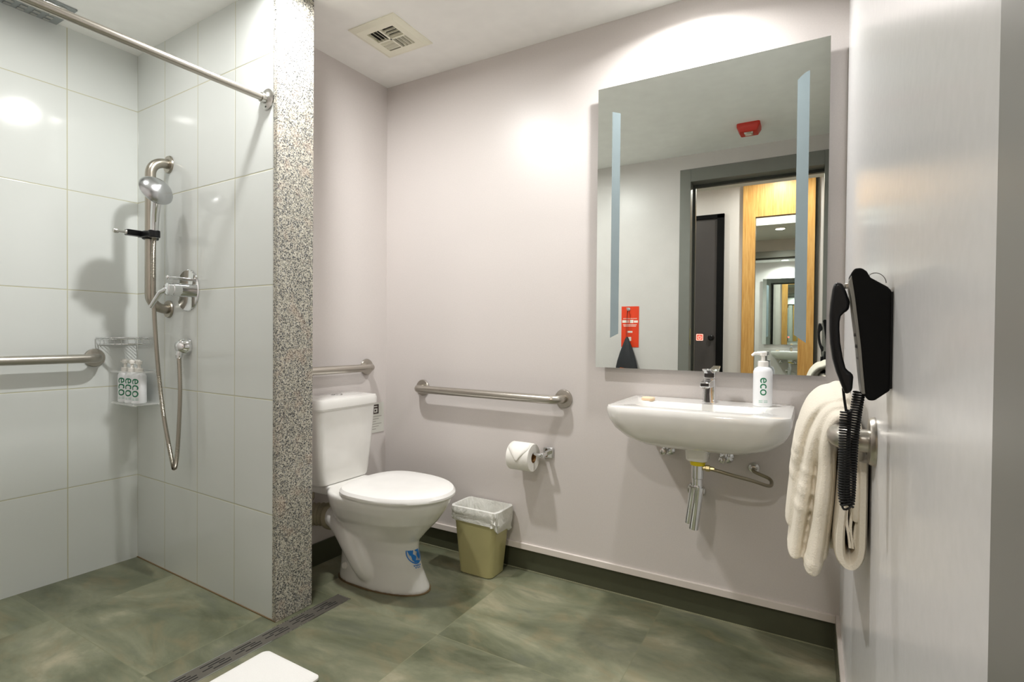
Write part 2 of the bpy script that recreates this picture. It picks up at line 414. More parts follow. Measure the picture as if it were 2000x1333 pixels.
# extractor vent
vx0, vx1, vy0, vy1 = -1.62, -1.386, 1.5, 1.738; vcx, vcy = (vx0+vx1)/2, (vy0+vy1)/2
t = thing('ceiling_vent', 'square cream plastic extractor grille on the ceiling above the toilet', 'vent', (vcx, vcy, H-.012))
mb = MB()
def sq(hx, z): return [(vcx-hx, vcy-hx, z), (vcx+hx, vcy-hx, z), (vcx+hx, vcy+hx, z), (vcx-hx, vcy+hx, z)]
mb.loft([sq(.118, H), sq(.118, H-.004), sq(.098, H-.012), sq(.068, H-.010), sq(.068, H)], False, False)
build('frame', mb, 'cream', t, smooth=False)
build('backing', MB().box((vcx-.068, vcy-.068, H-.0012), (vcx+.068, vcy+.068, H-.0004)), 'dark', t, smooth=False)
mb = MB()
mb.box((vcx-.068, vcy-.004, H-.012), (vcx+.068, vcy+.004, H-.0015)).box((vcx-.004, vcy-.068, H-.012), (vcx+.004, vcy+.068, H-.0015))
def slat(cx, cy, hx, hy, alongx, tilt):
    if alongx: a = [(cx-hx, cy-hy-tilt, H-.0015), (cx+hx, cy-hy-tilt, H-.0015), (cx+hx, cy+hy, H-.012), (cx-hx, cy+hy, H-.012)]
    else: a = [(cx-hx-tilt, cy-hy, H-.0015), (cx-hx-tilt, cy+hy, H-.0015), (cx+hx, cy+hy, H-.012), (cx+hx, cy-hy, H-.012)]
    mb.loft([a, [(p[0]+(0 if alongx else .0018), p[1]+(.0018 if alongx else 0), p[2]) for p in a]])
for qx, qy, al in ((-1, -1, False), (1, 1, False), (-1, 1, True), (1, -1, True)):
    cx, cy = vcx+qx*.036, vcy+qy*.036
    for k in (-1, 0, 1):
        if al: slat(cx, cy+k*.018, .032, .002, True, .006 if qx < 0 else -.006)
        else: slat(cx+k*.018, cy, .002, .032, False, .006 if qx < 0 else -.006)
build('louvre', mb, 'cream', t, smooth=False)
# grey vent in the shower ceiling
t = thing('shower_ceiling_vent', 'grey slatted vent on the shower ceiling at the top left', 'vent', (-2.50, .84, H-.006))
build('plate', MB().box((-2.60, .70, H-.006), (-2.415, .915, H)), 'vent_grey', t, bevel=.002)
mb = MB()
for k in range(6):
    for j in range(5): mb.box((-2.588+k*.029, .715+j*.038, H-.009), (-2.572+k*.029, .735+j*.038, H-.006))
build('slats', mb, 'chrome_dull', t, smooth=False)
# fire alarm
ax, ay = -.335, .54
t = thing('fire_alarm', 'red square fire alarm strobe on the ceiling seen in the mirror', 'alarm', (ax, ay, H-.045))
mb = MB().loft([rrect(ax, ay, .060, .060, .012, H), rrect(ax, ay, .060, .060, .012, H-.018), rrect(ax, ay, .046, .046, .010, H-.045), rrect(ax, ay, .040, .040, .010, H-.047)])
build('housing', mb, 'red', t)
build('strobe_lens', MB().loft([rrect(ax, ay+.012, .024, .022, .004, H-.046), rrect(ax, ay+.012, .020, .018, .004, H-.056)]), 'chrome_dull', t)
mb = MB()
mb.box((ax-.014, ay+.004, H-.0575), (ax+.014, ay+.020, H-.056)); build('strobe_bulb', mb, 'white_print', t)

# ------------------------------------------------------------------ grab bars
def wall_bar(name, label, frame, a, b, out, n_, mat, rt=.0175, fr=.038, cat='grab bar', rc=.04):
    """a, b: points on the wall; n_ unit vector out of the wall; out: stand-off of the bar axis"""
    a, b, n_ = V3(a), V3(b), V3(n_); d = (b-a).normalized()
    t = thing(name, label, cat, tuple(a), frame)
    path = [a+n_*.004]
    for k in range(9):
        an = math.pi/2*k/8; path.append(a+n_*(out-rc)+d*rc-d*rc*math.cos(an)+n_*rc*math.sin(an))
    for k in range(9):
        an = math.pi/2*k/8; path.append(b-d*rc+n_*(out-rc)+n_*rc*math.cos(an)+d*rc*math.sin(an))
    path.append(b+n_*.004)
    build('bar', MB().tube(path, rt, 20), mat, t)
    for p in (a, b):
        build('flange', MB().lathe(p, n_, [(0, fr), (.003, fr), (.008, fr*.93), (.009, fr*.75), (.009, rt*1.05)], 36), mat, t)
    return t
wall_bar('grab_bar', 'long brushed steel grab bar on the back wall above the toilet paper', 'W', (-1.597, D, .745), (-.872, D, .742), .062, (0, -1, 0), 'steel')
bL = tol((-1.842, 1.83, 0))
wall_bar('grab_bar', 'brushed steel grab bar on the left wall above the toilet tank', 'L', (BX, bL[1]-.50, .84), (BX, bL[1]-.007, .84), .055, (1, 0, 0), 'steel_y')
wall_bar('grab_bar', 'horizontal brushed steel grab bar on the tiled shower wall', 'L', (LX, .36, .888), (LX, .957, .888), .068, (1, 0, 0), 'steel_y', rc=.045)
wall_bar('vertical_grab_bar', 'upright brushed steel grab bar in the shower corner carrying the hand shower', 'L', (-2.352, PY, 1.688), (-2.352, PY, 1.092), .070, (0, -1, 0), 'steel_z', rt=.019, fr=.036, rc=.055)
# bar for the towels on the right wall
wall_bar('grab_bar', 'brushed steel grab bar on the right wall holding the towel', 'W', (CX, .965, .842), (CX, 1.60, .842), .045, (-1, 0, 0), 'steel_y', rt=.0175, fr=.037, rc=.03)
# shower curtain rod
t = thing('shower_rod', 'straight brushed steel shower curtain rod under the ceiling', 'shower rod', (-1.686, PY, 1.77), 'L')
build('rod', MB().tube([(-1.686, PY-.004, 1.806), (-1.686, .32, 1.806)], .0125, 20), 'steel_y', t)
build('flange', MB().lathe((-1.686, PY, 1.806), (0, -1, 0), [(0, .036), (.004, .036), (.007, .032), (.010, .017), (.026, .016), (.026, .013)], 36), 'chrome_dull', t)
build('flange', MB().lathe((-1.686, .317, 1.806), (0, 1, 0), [(0, .036), (.004, .036), (.007, .032), (.010, .017), (.026, .016), (.026, .013)], 36), 'chrome_dull', t)
build('set_screw', MB().lathe((-1.686, PY-.005, 1.779), (0, -1, 0), [(0, .004), (.004, .003)], 10), 'dark', t)

# ------------------------------------------------------------------ hand shower
rx, ry = -2.352, PY-.070
hx, hy = -2.272, PY-.092
t = thing('shower_holder', 'black clamp holder with side knob on the upright shower bar', 'shower holder', (rx, ry, 1.36), 'L')
mb = MB().lathe((rx, ry, 1.368), (0, 0, 1), [(0, .027), (.002, .029), (.030, .029), (.032, .027)], 24)
mb.box((rx-.014, ry-.085, 1.374), (rx+.014, ry-.015, 1.396)).box((rx-.012, hy-.018, 1.372), (hx+.006, hy+.004, 1.392))
mb.lathe((hx, hy, 1.366), (0, 0, 1), [(0, .018), (.002, .020), (.026, .020), (.028, .018)], 20)
build('clamp', mb, 'black', t, bevel=.003)
mb = MB().lathe((rx, ry-.080, 1.385), (0, -1, 0), [(0, .010), (.006, .009), (.010, .005), (.030, .005), (.032, .009), (.044, .010), (.048, .008)], 20)
build('side_knob', mb, 'chrome_dull', t)
hx, hy = -2.272, PY-.092
t = thing('hand_shower', 'chrome hand shower hanging on the upright bar', 'hand shower', (hx, hy, .45), 'L')
hc = V3((-2.212, PY-.110, 1.540)); hb = V3((hx, hy, 1.368)); hm = V3((hx+.020, hy-.006, 1.455))
build('handle', MB().tube([hb, hb.lerp(hm, .5), hm, hc-V3((.008, -.002, .045)), hc-V3((-.004, 0, .012))], [.0125, .0145, .0155, .017, .022], 18), 'chrome', t)
nrm = V3((-.80, -.10, -.42)).normalized()
build('head', MB().lathe(hc, nrm, [(-.034, .004), (-.029, .016), (-.024, .032), (-.014, .048), (-.002, .058), (.006, .061), (.012, .058), (.013, .053), (.011, .046)], 36), 'chrome_head', t)
build('spray_face', MB().lathe(hc+nrm*.0105, nrm, [(0, .046), (.002, .045)], 32), 'pump', t)
# hose: falls behind the bar, loops low and rises to the wall outlet
P = [hb, (-2.278, 1.024, 1.30), (-2.290, 1.029, 1.216), (-2.293, 1.033, 1.096), (-2.287, 1.037, .975), (-2.279, 1.042, .854), (-2.268, 1.047, .752), (-2.246, 1.049, .653), (-2.215, 1.053, .545), (-2.197, 1.057, .480), (-2.191, 1.059, .466), (-2.185, 1.062, .480), (-2.180, 1.066, .540), (-2.180, 1.072, .656), (-2.184, 1.077, .776), (-2.204, PY-.034, .905)]
def crom(P, n=10):
    P = [V3(p) for p in P]; o = []
    for i in range(len(P)-1):
        p0, p1, p2, p3 = P[max(i-1, 0)], P[i], P[i+1], P[min(i+2, len(P)-1)]
        for k in range(n):
            u = k/n; o.append(.5*((2*p1)+(p2-p0)*u+(2*p0-5*p1+4*p2-p3)*u*u+(3*p1-p0-3*p2+p3)*u**3))
    o.append(P[-1]); return o
hp = crom(P, 34)
def ribbed(path, r, dr, n=12):
    return MB().tube(path, [r+(dr if i % 2 else 0) for i in range(len(path))], n)
build('hose', ribbed(hp, .0070, .0011), 'steel_z', t)
# wall outlet elbow
ox, oz = -2.205, .941
t = thing('hose_outlet', 'chrome wall outlet elbow the shower hose screws into', 'hose outlet', (ox, PY, oz-.04), 'L')
build('rosette', MB().lathe((ox, PY, oz), (0, -1, 0), [(0, .034), (.004, .034), (.012, .033), (.028, .028), (.042, .018), (.047, .004)], 30), 'chrome', t)
build('nut', MB().tube([(ox, PY-.026, oz-.008), (ox, PY-.034, oz-.036), (ox-.001, PY-.034, oz-.046)], [.014, .012, .010], 10), 'chrome', t)
# mixer valve
vx, vz = -2.203, 1.164
t = thing('shower_valve', 'round chrome shower mixer plate with a lever handle', 'shower valve', (vx, PY, vz-.084), 'L')
build('plate', MB().lathe((vx, PY, vz), (0, -1, 0), [(0, .083), (.003, .083), (.006, .080), (.007, .04)], 48), 'chrome', t)
build('body', MB().lathe((vx, PY-.006, vz), (0, -1, 0), [(0, .026), (.055, .026), (.057, .024)], 32), 'chrome', t)
build('lever', MB().lathe((vx, PY-.062, vz), (0, -1, 0), [(0, .024), (.018, .024), (.022, .018)], 28).tube([(vx-.004, PY-.074, vz), (vx-.03, PY-.088, vz-.012), (vx-.068, PY-.106, vz-.070)], [.014, .010, .007], 14), 'chrome', t)
build('diverter', MB().tube([(vx, PY-.006, vz+.044), (vx, PY-.070, vz+.046)], .0065, 14).sphere((vx, PY-.074, vz+.046), .009, 12), 'chrome', t)

# corner wire basket
t = thing('wire_basket', 'chrome wire corner basket in the shower above the dispensers', 'wire basket', (LX+.01, PY-.01, .945), 'L')
mb = MB()
for z in (.972, .945):
    e = .150 if z > .96 else .140
    loop = [(LX+.006, PY-e, z)] + [(LX+.006+e*.95*math.sin(math.pi/2*k/10)*1.0, PY-.006-e*math.cos(math.pi/2*k/10), z) for k in range(11)] + [(LX+.006, PY-.006, z)]
    mb.tube(loop, .0022, 8, closed=True)
mb.tube([(LX+.006+.150*math.sin(math.pi/2*k/10), PY-.006-.150*math.cos(math.pi/2*k/10), .966) for k in range(11)], .0015, 6)
build('rim', mb, 'chrome', t)
mb = MB()
for k in range(9):
    u = (k+.5)/9; x = LX+.006+.140*math.sin(math.pi/2*u); y = PY-.006-.140*math.cos(math.pi/2*u)
    mb.tube([(x, y, .945), (x+.004, y-.004, .972)], .0013, 6)
for k in range(1, 11):
    a = .145*k/11; mb.tube([(LX+.008+a, PY-.008, .945), (LX+.008, PY-.008-a, .945)], .0012, 6)
build('wires', mb, 'chrome', t)

# ------------------------------------------------------------------ soap dispensers
def bottle(cx, cy, z0, rot, label, frame='W', group=None, r=.0285, h=.128, hp_=.176, yell=False):
    t = thing('soap_dispenser', label, 'soap dispenser', (cx, cy, z0), frame, group)
    prof = [(0, r*.9), (.003, r), (h-.016, r), (h-.006, r*.86), (h, r*.55)]
    build('bottle', MB().lathe((cx, cy, z0), (0, 0, 1), prof, 40), 'bottle', t)
    build('collar', MB().lathe((cx, cy, z0+h), (0, 0, 1), [(0, r*.56), (.016, r*.56), (.018, r*.5)], 28), 'pump', t)
    d = V3((math.cos(rot), math.sin(rot), 0))
    c = V3((cx, cy, z0))
    build('pump', MB().lathe((cx, cy, z0+h+.018), (0, 0, 1), [(0, .006), (.016, .006), (.017, .011), (.028, .012), (.030, .010)], 20)
          .tube([c+V3((0, 0, hp_-.006)), c+d*.026+V3((0, 0, hp_-.006)), c+d*.034+V3((0, 0, hp_-.013))], [.006, .005, .004], 10), 'pump', t)
    # lettering, turned to read downwards, wrapped on the bottle towards direction face
    return t
def label_on(t, cx, cy, z0, face, r=.0285, size=.040, zc=.066):
    vs, fs = textmesh('eco', size); rr = r+.0004; out = []
    for (x, y) in vs:   # text x runs down, text y runs to the right seen from outside
        a = face + y/rr
        out.append((cx+rr*math.cos(a), cy+rr*math.sin(a), z0+zc-x))
    build('logo_lettering', MB().add(out, fs), 'green', t, smooth=False)
    mb = MB()
    for k, (h0, w_) in enumerate(((.020, .026), (.015, .026))):
        for seg_ in range(2):
            n_ = 4; a0 = face-w_/2/rr+seg_*w_/rr*.56; a1 = a0+w_/rr*.44
            st = [(cx+rr*math.cos(a0+(a1-a0)*j/n_), cy+rr*math.sin(a0+(a1-a0)*j/n_)) for j in range(n_+1)]
            mb.loft([[(x, y, z0+h0) for x, y in st], [(x, y, z0+h0+.002) for x, y in st]], False, False, closed=False)
    build('small_print', mb, 'green_pale', t, smooth=False)
bx, by = -.139, 1.868
sd = bottle(bx, by, .776, math.radians(200), 'white pump soap dispenser with green lettering standing on the wash basin')
label_on(sd, bx, by, .776, math.radians(-82))
L_ = [('first', 'leftmost of the three white dispensers hanging in the shower corner'), ('mid', 'middle of the three white dispensers hanging in the shower corner'), ('last', 'white dispenser nearest the shower hose, rightmost of three in the corner')]
spots = [(-2.575, 1.050), (-2.519, 1.052), (-2.463, 1.054)]
for (x, y), (_, lb) in zip(spots, L_):
    b_ = bottle(x, y, .700, math.radians(180), lb, 'L', 'shower dispensers', r=.0265, h=.128, hp_=.182)
    label_on(b_, x, y, .700, math.radians(-55), r=.0265, zc=.066, size=.054)
t = thing('dispenser_rack', 'clear acrylic rack holding the three white shower dispensers', 'rack', (-2.55, PY, .69), 'L')
build('tray', MB().box((-2.61, 1.0135, .693), (-2.425, PY-.002, .6995)), 'clear', t, bevel=.001, smooth=False)
build('back_plate', MB().box((-2.60, PY-.005, .69), (-2.425, PY-.001, .835)), 'clear', t, bevel=.001, smooth=False)
build('front_strip', MB().box((-2.61, 1.0095, .826), (-2.425, 1.013, .834)).box((-2.428, 1.013, .826), (-2.425, PY-.002, .834)), 'clear', t, smooth=False)

# ------------------------------------------------------------------ linear drain and bath mat
dx0, dx1, dy0, dy1 = -1.604, -1.536, .32, 1.362
t = thing('floor_drain', 'long narrow steel drain channel in the floor along the shower edge', 'drain', ((dx0+dx1)/2, 1.0, 0), 'L')
build('frame', MB().box((dx0, dy0, -.002), (dx0+.003, dy1, .0022)).box((dx1-.003, dy0, -.002), (dx1, dy1, .0022)).box((dx0, dy1-.003, -.002), (dx1, dy1, .0022)), 'chrome', t, smooth=False)
build('grate', MB().box((dx0+.003, dy0, -.002), (dx1-.003, dy1-.003, .0014)), plain('drain_steel', lin(112, 108, 100), .42, .5), t, smooth=False)
mb = MB(); y = dy0+.02
while y < dy1-.1:
    for (o, a, l) in ((.012, 0, .06), (.024, .018, .05), (.034, .045, .035), (.034, -.004, .03), (.046, .022, .055)):
        mb.box((dx0+o, y+a, .0013), (dx0+o+.0042, y+a+l, .0017))
    y += .1
build('slots', mb, 'slot', t, smooth=False)
t0 = (-1.3445, .78)
def wob(p, k): return (p[0]+.004*math.sin(31*p[1]+k), p[1]+.003*math.sin(27*p[0]+k), p[2])
rings = [[wob(p, 1) for p in rrect(-1.3445, .79, .1235-d, .25-d, .018, z, 8)] for d, z in ((.004, 0), (0, .004), (0, .010), (.004, .014), (.02, .0155))]
tag(build('bath_mat', MB().loft(rings), 'mat', base=(-1.3445, .79, 0)), 'folded white terry bath mat lying on the floor beside the drain', 'bath mat')

# ------------------------------------------------------------------ toilet
yc = 1.568
def egg(xb, xf, y0, hw, z, n=40, xm=.42, pb=.6, ps=.75):
    o = []
    for i in range(n):
        a = 2*math.pi*i/n; c, s = math.cos(a), math.sin(a); xc = xb+(xf-xb)*xm
        if c >= 0: o.append((xc+(xf-xc)*c, y0+hw*s, z))
        else: o.append((xc-(xc-xb)*abs(c)**pb, y0+math.copysign(hw*abs(s)**ps, s), z))
    return o
t = thing('toilet', 'white close coupled toilet with closed lid and low tank', 'toilet', (-1.5, yc, 0))
mb = MB()
mb.loft([egg(-1.705, -1.280, yc+.028, .104, 0), egg(-1.705, -1.280, yc+.028, .104, .012), egg(-1.700, -1.290, yc+.024, .096, .04), egg(-1.695, -1.305, yc+.018, .084, .09), egg(-1.690, -1.318, yc+.012, .078, .15),
         egg(-1.69, -1.312, yc+.006, .082, .20), egg(-1.69, -1.270, yc, .108, .245), egg(-1.69, -1.225, yc, .142, .29), egg(-1.69, -1.192, yc, .166, .335), egg(-1.69, -1.178, yc, .176, .362), egg(-1.69, -1.174, yc, .178, .378), egg(-1.69, -1.180, yc, .172, .384)])
mb.loft([rrect(-1.73, yc, .10, .105, .03, .345), rrect(-1.73, yc, .10, .11, .03, .384)])
mb.tube(crom([(-1.745, yc-.035, .235), (-1.70, yc-.045, .240), (-1.64, yc-.058, .215), (-1.57, yc-.064, .145), (-1.52, yc-.048, .07), (-1.49, yc-.010, .04), (-1.48, yc+.03, .04)], 6), .047, 16)
build('bowl', mb, 'porcelain', t, remesh=.0055, smoothmod=6)
mb = MB()
mb.loft([egg(-1.605, -1.168, yc, .184, .384), egg(-1.607, -1.162, yc, .188, .390), egg(-1.607, -1.162, yc, .188, .398), egg(-1.600, -1.170, yc, .180, .408), egg(-1.575, -1.20, yc, .150, .4135), egg(-1.53, -1.26, yc, .09, .4155)])
build('lid', mb, 'seat', t)
ty0, ty1 = yc-.163, yc+.155; tcy = (ty0+ty1)/2; th_ = (ty1-ty0)/2
mb = MB()
mb.loft([rrect(-1.752, tcy, .066, th_-.030, .03, .386), rrect(-1.752, tcy, .070, th_-.026, .03, .395), rrect(-1.752, tcy, .078, th_-.010, .03, .55), rrect(-1.752, tcy, .082, th_, .03, .69)])
build('tank', mb, 'porcelain', t)
mb = MB()
mb.loft([rrect(-1.750, tcy, .084, th_+.002, .03, .690), rrect(-1.748, tcy, .089, th_+.008, .034, .697), rrect(-1.748, tcy, .089, th_+.008, .034, .722), rrect(-1.748, tcy, .084, th_+.003, .03, .733), rrect(-1.748, tcy, .06, th_-.03, .03, .738)])
build('tank_lid', mb, 'porcelain', t)
build('flush_button', MB().lathe((-1.745, tcy, .737), (0, 0, 1), [(0, .024), (.003, .024), (.005, .021), (.004, .019), (.006, .018)], 28), 'chrome', t)
build('bolt_cap', MB().lathe((-1.625, yc+.024-.083, .062), (0, -1, .15), [(-.012, .0135), (.012, .013), (.015, .010)], 20), 'pump', t)
build('floor_joint', MB().loft([egg(-1.709, -1.276, yc+.028, .108, 0), egg(-1.709, -1.276, yc+.028, .108, .004)]), 'grout_dark', t)
mb = MB().lathe((-1.735, yc-.035, .236), (-1, 0, 0), [(-.02, .052), (-.012, .056), (.006, .056), (.010, .050)], 28)
pth = [V3((-1.745-.008*k, yc-.035-.001*k*k*.35, .236)) for k in range(10)]
mb.tube(pth, [.048 if k % 2 else .043 for k in range(10)], 20)
build('waste_pipe', mb, 'pipe', t)
# round blue sticker wrapped on the pedestal front: small land patches inside a ring
def on_ped(a, z):   # angle around pedestal (0 = front), surface point
    k = (z-.09)/(.15-.09); xf = -1.305+(-1.318+1.305)*k; xb = -1.6925; y0 = yc+.018-.006*k; hw = .084-.006*k
    xc = xb+(xf-xb)*.42; return V3((xc+(xf-xc)*math.cos(a), y0+hw*math.sin(a), z))
mb = MB(); zc, Rr = .156, .040; sc = 1/.12
def stp(u, v): return on_ped(-.16+u*sc, zc+v) + V3((math.cos(-.16+u*sc)*.0055, math.sin(-.16+u*sc)*.0055, 0))
def patch(cu_, cv_, ru, rv, n=14, ph=0):
    pts = [stp(cu_, cv_)]+[stp(cu_+ru*(1+.22*math.sin(3*a+ph))*math.cos(a), cv_+rv*(1+.22*math.cos(2*a+ph))*math.sin(a)) for a in [2*math.pi*k/n for k in range(n)]]
    mb.add(pts, [(0, k+1, (k+1) % n+1) for k in range(n)])
n = 36; mb.loft([[stp(r_*math.cos(2*math.pi*k/n), r_*math.sin(2*math.pi*k/n)) for k in range(n)] for r_ in (Rr, Rr*.90)], False, False)
for a in ((-.018, .008, .010, .016, 0), (-.010, -.014, .009, .012, 1), (.010, .014, .010, .008, 2), (.018, -.006, .008, .014, 4), (-.002, .024, .010, .005, 3), (0, -.028, .012, .004, 1)): patch(a[0]*1.1, a[1]*1.1, a[2]*1.25, a[3]*1.25, ph=a[4])
for k in range(5): patch(-.016+.008*k, -.046, .0028, .0035, 8, k)
for k in range(3): patch(-.010+.010*k, -.054, .0030, .0028, 8, k)
so = build('emblem_sticker', mb, 'sticker', t, smooth=False); so['label'] = 'blue round emblem sticker on the pedestal'
# supply hose behind the tank
t = thing('water_hose', 'thin braided supply hose behind the toilet beside the pillar', 'hose', (-1.80, 1.35, .2))
build('hose', MB().tube(crom([(-1.815, 1.35, .22), (-1.79, 1.40, .30), (-1.77, 1.455, .315), (-1.775, 1.47, .34), (-1.78, 1.47, .375)], 8), .005, 10), 'braid', t)
build('valve', MB().lathe((-1.835, 1.35, .22), (1, 0, 0), [(0, .022), (.004, .022), (.006, .010), (.03, .010)], 20), 'chrome_dull', t)
# notice on the wall
nb0 = tol((-1.833, 1.935, 0))[1]
t = thing('wall_notice', 'small white printed notice on the wall beside the toilet tank', 'notice', (BX, nb0-.06, .519), 'L')
build('sheet', MB().box((BX, nb0-.125, .519), (BX+.0025, nb0, .663)), 'notice', t, smooth=False)
mb = MB(); X_ = BX+.0026
for (a, b, c, d) in ((-.070, -.036, .648, .655), (-.070, -.040, .636, .643), (-.042, -.034, .612, .655), (-.070, -.064, .612, .655), (-.070, -.034, .610, .616), (-.060, -.050, .622, .630)):
    mb.box((X_, nb0+a, c), (X_+.0003, nb0+b, d))
build('pictogram', mb, 'notice_ink', t, smooth=False)
mb = MB()
for k in range(6): mb.box((X_, nb0-.11, .596-.012*k), (X_+.0003, nb0-.015-.018*(k % 3), .599-.012*k))
build('text_lines', mb, 'notice_text', t, smooth=False)

# ------------------------------------------------------------------ waste bin
bcx, bcy = -1.203, 1.862
t = thing('waste_bin', 'khaki plastic waste bin beside the toilet with a white liner', 'waste bin', (bcx, bcy, 0))
def brr(s_, z, d=0): return rrect(bcx, bcy, .080+.026*s_-d, .056+.012*s_-d, .022, z)
mb = MB().loft([brr(0, 0, .004), brr(0, .004), brr(.95, .262), brr(1.15, .264), brr(1.15, .272), brr(1, .272, .003), brr(.95, .262, .003), brr(.05, .006, .003)], True, True)
build('body', mb, 'bin', t)
mb = MB(); rr_ = []
def lring(hx, hy, z, amp, ph, drop=0):
    o = []
    base_ = rrect(bcx, bcy, hx, hy, .024, z, 14)
    for i, p in enumerate(base_):
        a = 2*math.pi*i/len(base_); kx = math.sin(9*a+ph)*amp*.7+math.sin(17*a+2*ph)*amp*.4+amp*1.3*math.sin(6*a+z*95)+amp*.8*math.sin(11*a-z*120)
        dz = drop*(.5+.5*math.cos(a+2.1)) + amp*.6*math.sin(5*a+ph)
        o.append((p[0]+math.cos(a)*kx, p[1]+math.sin(a)*kx, p[2]+dz))
    return o
mb.loft([lring(.101, .063, .172, .0025, 0, .05), lring(.110, .071, .180, .0035, .6, .046), lring(.109, .071, .200, .003, 1.2, .034), lring(.113, .074, .220, .003, 1.7, .02), lring(.112, .073, .242, .0022, 2.0, .01), lring(.1155, .0755, .264, .0012, 2.6), lring(.1145, .0745, .280, .0008, 3),
         lring(.104, .0655, .2815, .0008, 3), lring(.099, .061, .262, .0015, 3.6), lring(.093, .057, .22, .003, 4.4), lring(.085, .052, .14, .004, 5), lring(.07, .045, .06, .004, 6), lring(.05, .03, .03, .002, 7)], False, True)
build('liner', mb, 'liner', t)

# ------------------------------------------------------------------ toilet paper
t = thing('paper_holder', 'chrome toilet paper holder on the back wall', 'toilet paper holder', (-.936, D, .495))
build('wall_plate', MB().box((-.958, D-.010, .495), (-.914, D, .539)), 'chrome', t, bevel=.003)
build('post', MB().box((-.944, D-.074, .510), (-.928, D-.008, .526)), 'chrome', t, bevel=.002)
build('arm', MB().tube([(-.936, D-.070, .518), (-1.085, D-.070, .518)], .007, 16), 'chrome', t)
t = thing('toilet_paper', 'white toilet paper roll with a folded tip on its holder', 'toilet paper', (-1.02, D-.070, .448))
rc0, rr0 = (-.970, D-.070, .504), .056
build('roll', MB().lathe(rc0, (-1, 0, 0), [(0, .021), (-.0005, .030), (0, rr0-.002), (.002, rr0), (.098, rr0), (.100, rr0-.002), (.100, .021), (.002, .0205)], 44, False), 'paper', t)
build('core', MB().lathe(rc0, (-1, 0, 0), [(.0005, .0208), (.0995, .0208), (.0995, .0195), (.0005, .0195), (.0005, .0208)], 32, False), 'card', t)
mb = MB(); P_ = []
for (x, a) in ((-.974, 60), (-1.064, 60), (-1.064, 105), (-1.058, 125), (-1.025, 172), (-.990, 128), (-.974, 105)): P_.append((x, a))
def onroll(x, a, r_): a = math.radians(a); return (x, rc0[1]-math.sin(a)*r_, rc0[2]+math.cos(a)*r_)
rows = []
for k in range(13):   # triangular tip, narrowing as it wraps forwards and down
    a = -10+9.2*k; wf = 1 if a < 45 else max(0.02, 1-(a-45)/56)
    rows.append([onroll(-1.020+(.046*wf)*u, a, rr0+.0016+.0018*max(0, (a-45)/60)) for u in (-1, -.5, 0, .5, 1)])
mb.loft(rows, False, False, closed=False)
fo = build('folded_tip', mb, 'paper', t); r_ = fo.modifiers.new('s', 'SOLIDIFY'); r_.thickness = .0012

# ------------------------------------------------------------------ mirror
MY = D-.035
mx0, mx1, mz0, mz1 = -.7247, .0346, .878, 1.937
t = thing('wall_mirror', 'large frameless wall mirror with two frosted light strips', 'mirror', ((mx0+mx1)/2, D, mz0))
build('glass', MB().box((mx0, MY, mz0), (mx1, MY+.005, mz1)), 'mirror', t, smooth=False)
build('backing', MB().box((mx0+.02, MY+.005, mz0+.02), (mx1-.02, D, mz1-.02)), 'mirror_edge', t, smooth=False)
def strip(xa, xb, pts):
    return MB().prism(pts, MY-.0008, MY-.0001)
zt, zb = 1.836, 1.003
pl = [(-.668, zb-.012), (-.6365, zb+.004)] + [(-.6365, zt-.006), (-.668, zt+.006)]
build('frosted_strip', MB().prism(pl, MY-.0008, MY-.0001), 'frost', t, smooth=False)
n = 8; top = [(-.0545+.034*k/n, zt-.016+.022*math.sin(math.pi/2*k/n)) for k in range(n+1)]
pr = [(-.0205, zb-.022)] + list(reversed(top)) + [(-.0545, zb+.004)]
build('frosted_strip', MB().prism(pr, MY-.0008, MY-.0001), 'frost', t, smooth=False)
ix, iz = -.3435, .996
def ringxz(h, y): return [(p[0], y, p[1]) for p in rrect(ix, iz, h, h, .002, 0)]
build('switch_field', MB().loft([ringxz(.0100, MY-.0001), ringxz(.0100, MY-.0004)]), 'red_icon', t, smooth=False)
mb = MB().loft([ringxz(.0112, MY-.0005), ringxz(.0096, MY-.0005)], False, False)
n = 20; mb.loft([[(ix+r_*math.sin(math.radians(35+290*k/n)), MY-.0006, iz-.0005+r_*math.cos(math.radians(35+290*k/n))) for k in range(n+1)] for r_ in (.0060, .0046)], False, False, closed=False)
mb.box((ix-.0007, MY-.0007, iz), (ix+.0007, MY-.0005, iz+.0062))
po = build('power_symbol', mb, 'red_glow', t, smooth=False); po['label'] = 'glowing red power symbol in a rounded square'

# ------------------------------------------------------------------ wash basin
sx = -.314
def so_(hw, yf, z, r=.05, n=8, yb_=D-.001):
    """D-shaped outline: straight back at the wall, softly bowed front"""
    cy = (yb_+yf)/2; hy = (yb_-yf)/2; o = []
    for (qx, qy, a0, rr) in ((1, 1, 0, min(.008, hy*.9)), (-1, 1, 90, min(.008, hy*.9)), (-1, -1, 180, min(r, hy*.95, hw*.95)), (1, -1, 270, min(r, hy*.95, hw*.95))):
        for k in range(n+1):
            a = math.radians(a0+90*k/n); x = sx+qx*(hw-rr)+rr*math.cos(a); y = cy+qy*(hy-rr)+rr*math.sin(a)
            if qy < 0: y -= .016*(1-((x-sx)/hw)**2)*min(1, hw/.2)
            o.append((x, y, z))
    return o
t = thing('wash_basin', 'white wall hung porcelain wash basin below the mirror', 'wash basin', (sx, D, .61))
mb = MB()
out = [(.060, 1.735, .642, .04), (.115, 1.695, .645, .06), (.175, 1.655, .656, .07), (.220, 1.626, .675, .08), (.250, 1.609, .702, .08), (.263, 1.602, .730, .065), (.268, 1.599, .752, .06), (.268, 1.600, .766, .055), (.264, 1.605, .7745, .05), (.255, 1.615, .777, .045)]
rings = [so_(a, b, z, r_) for a, b, z, r_ in out]
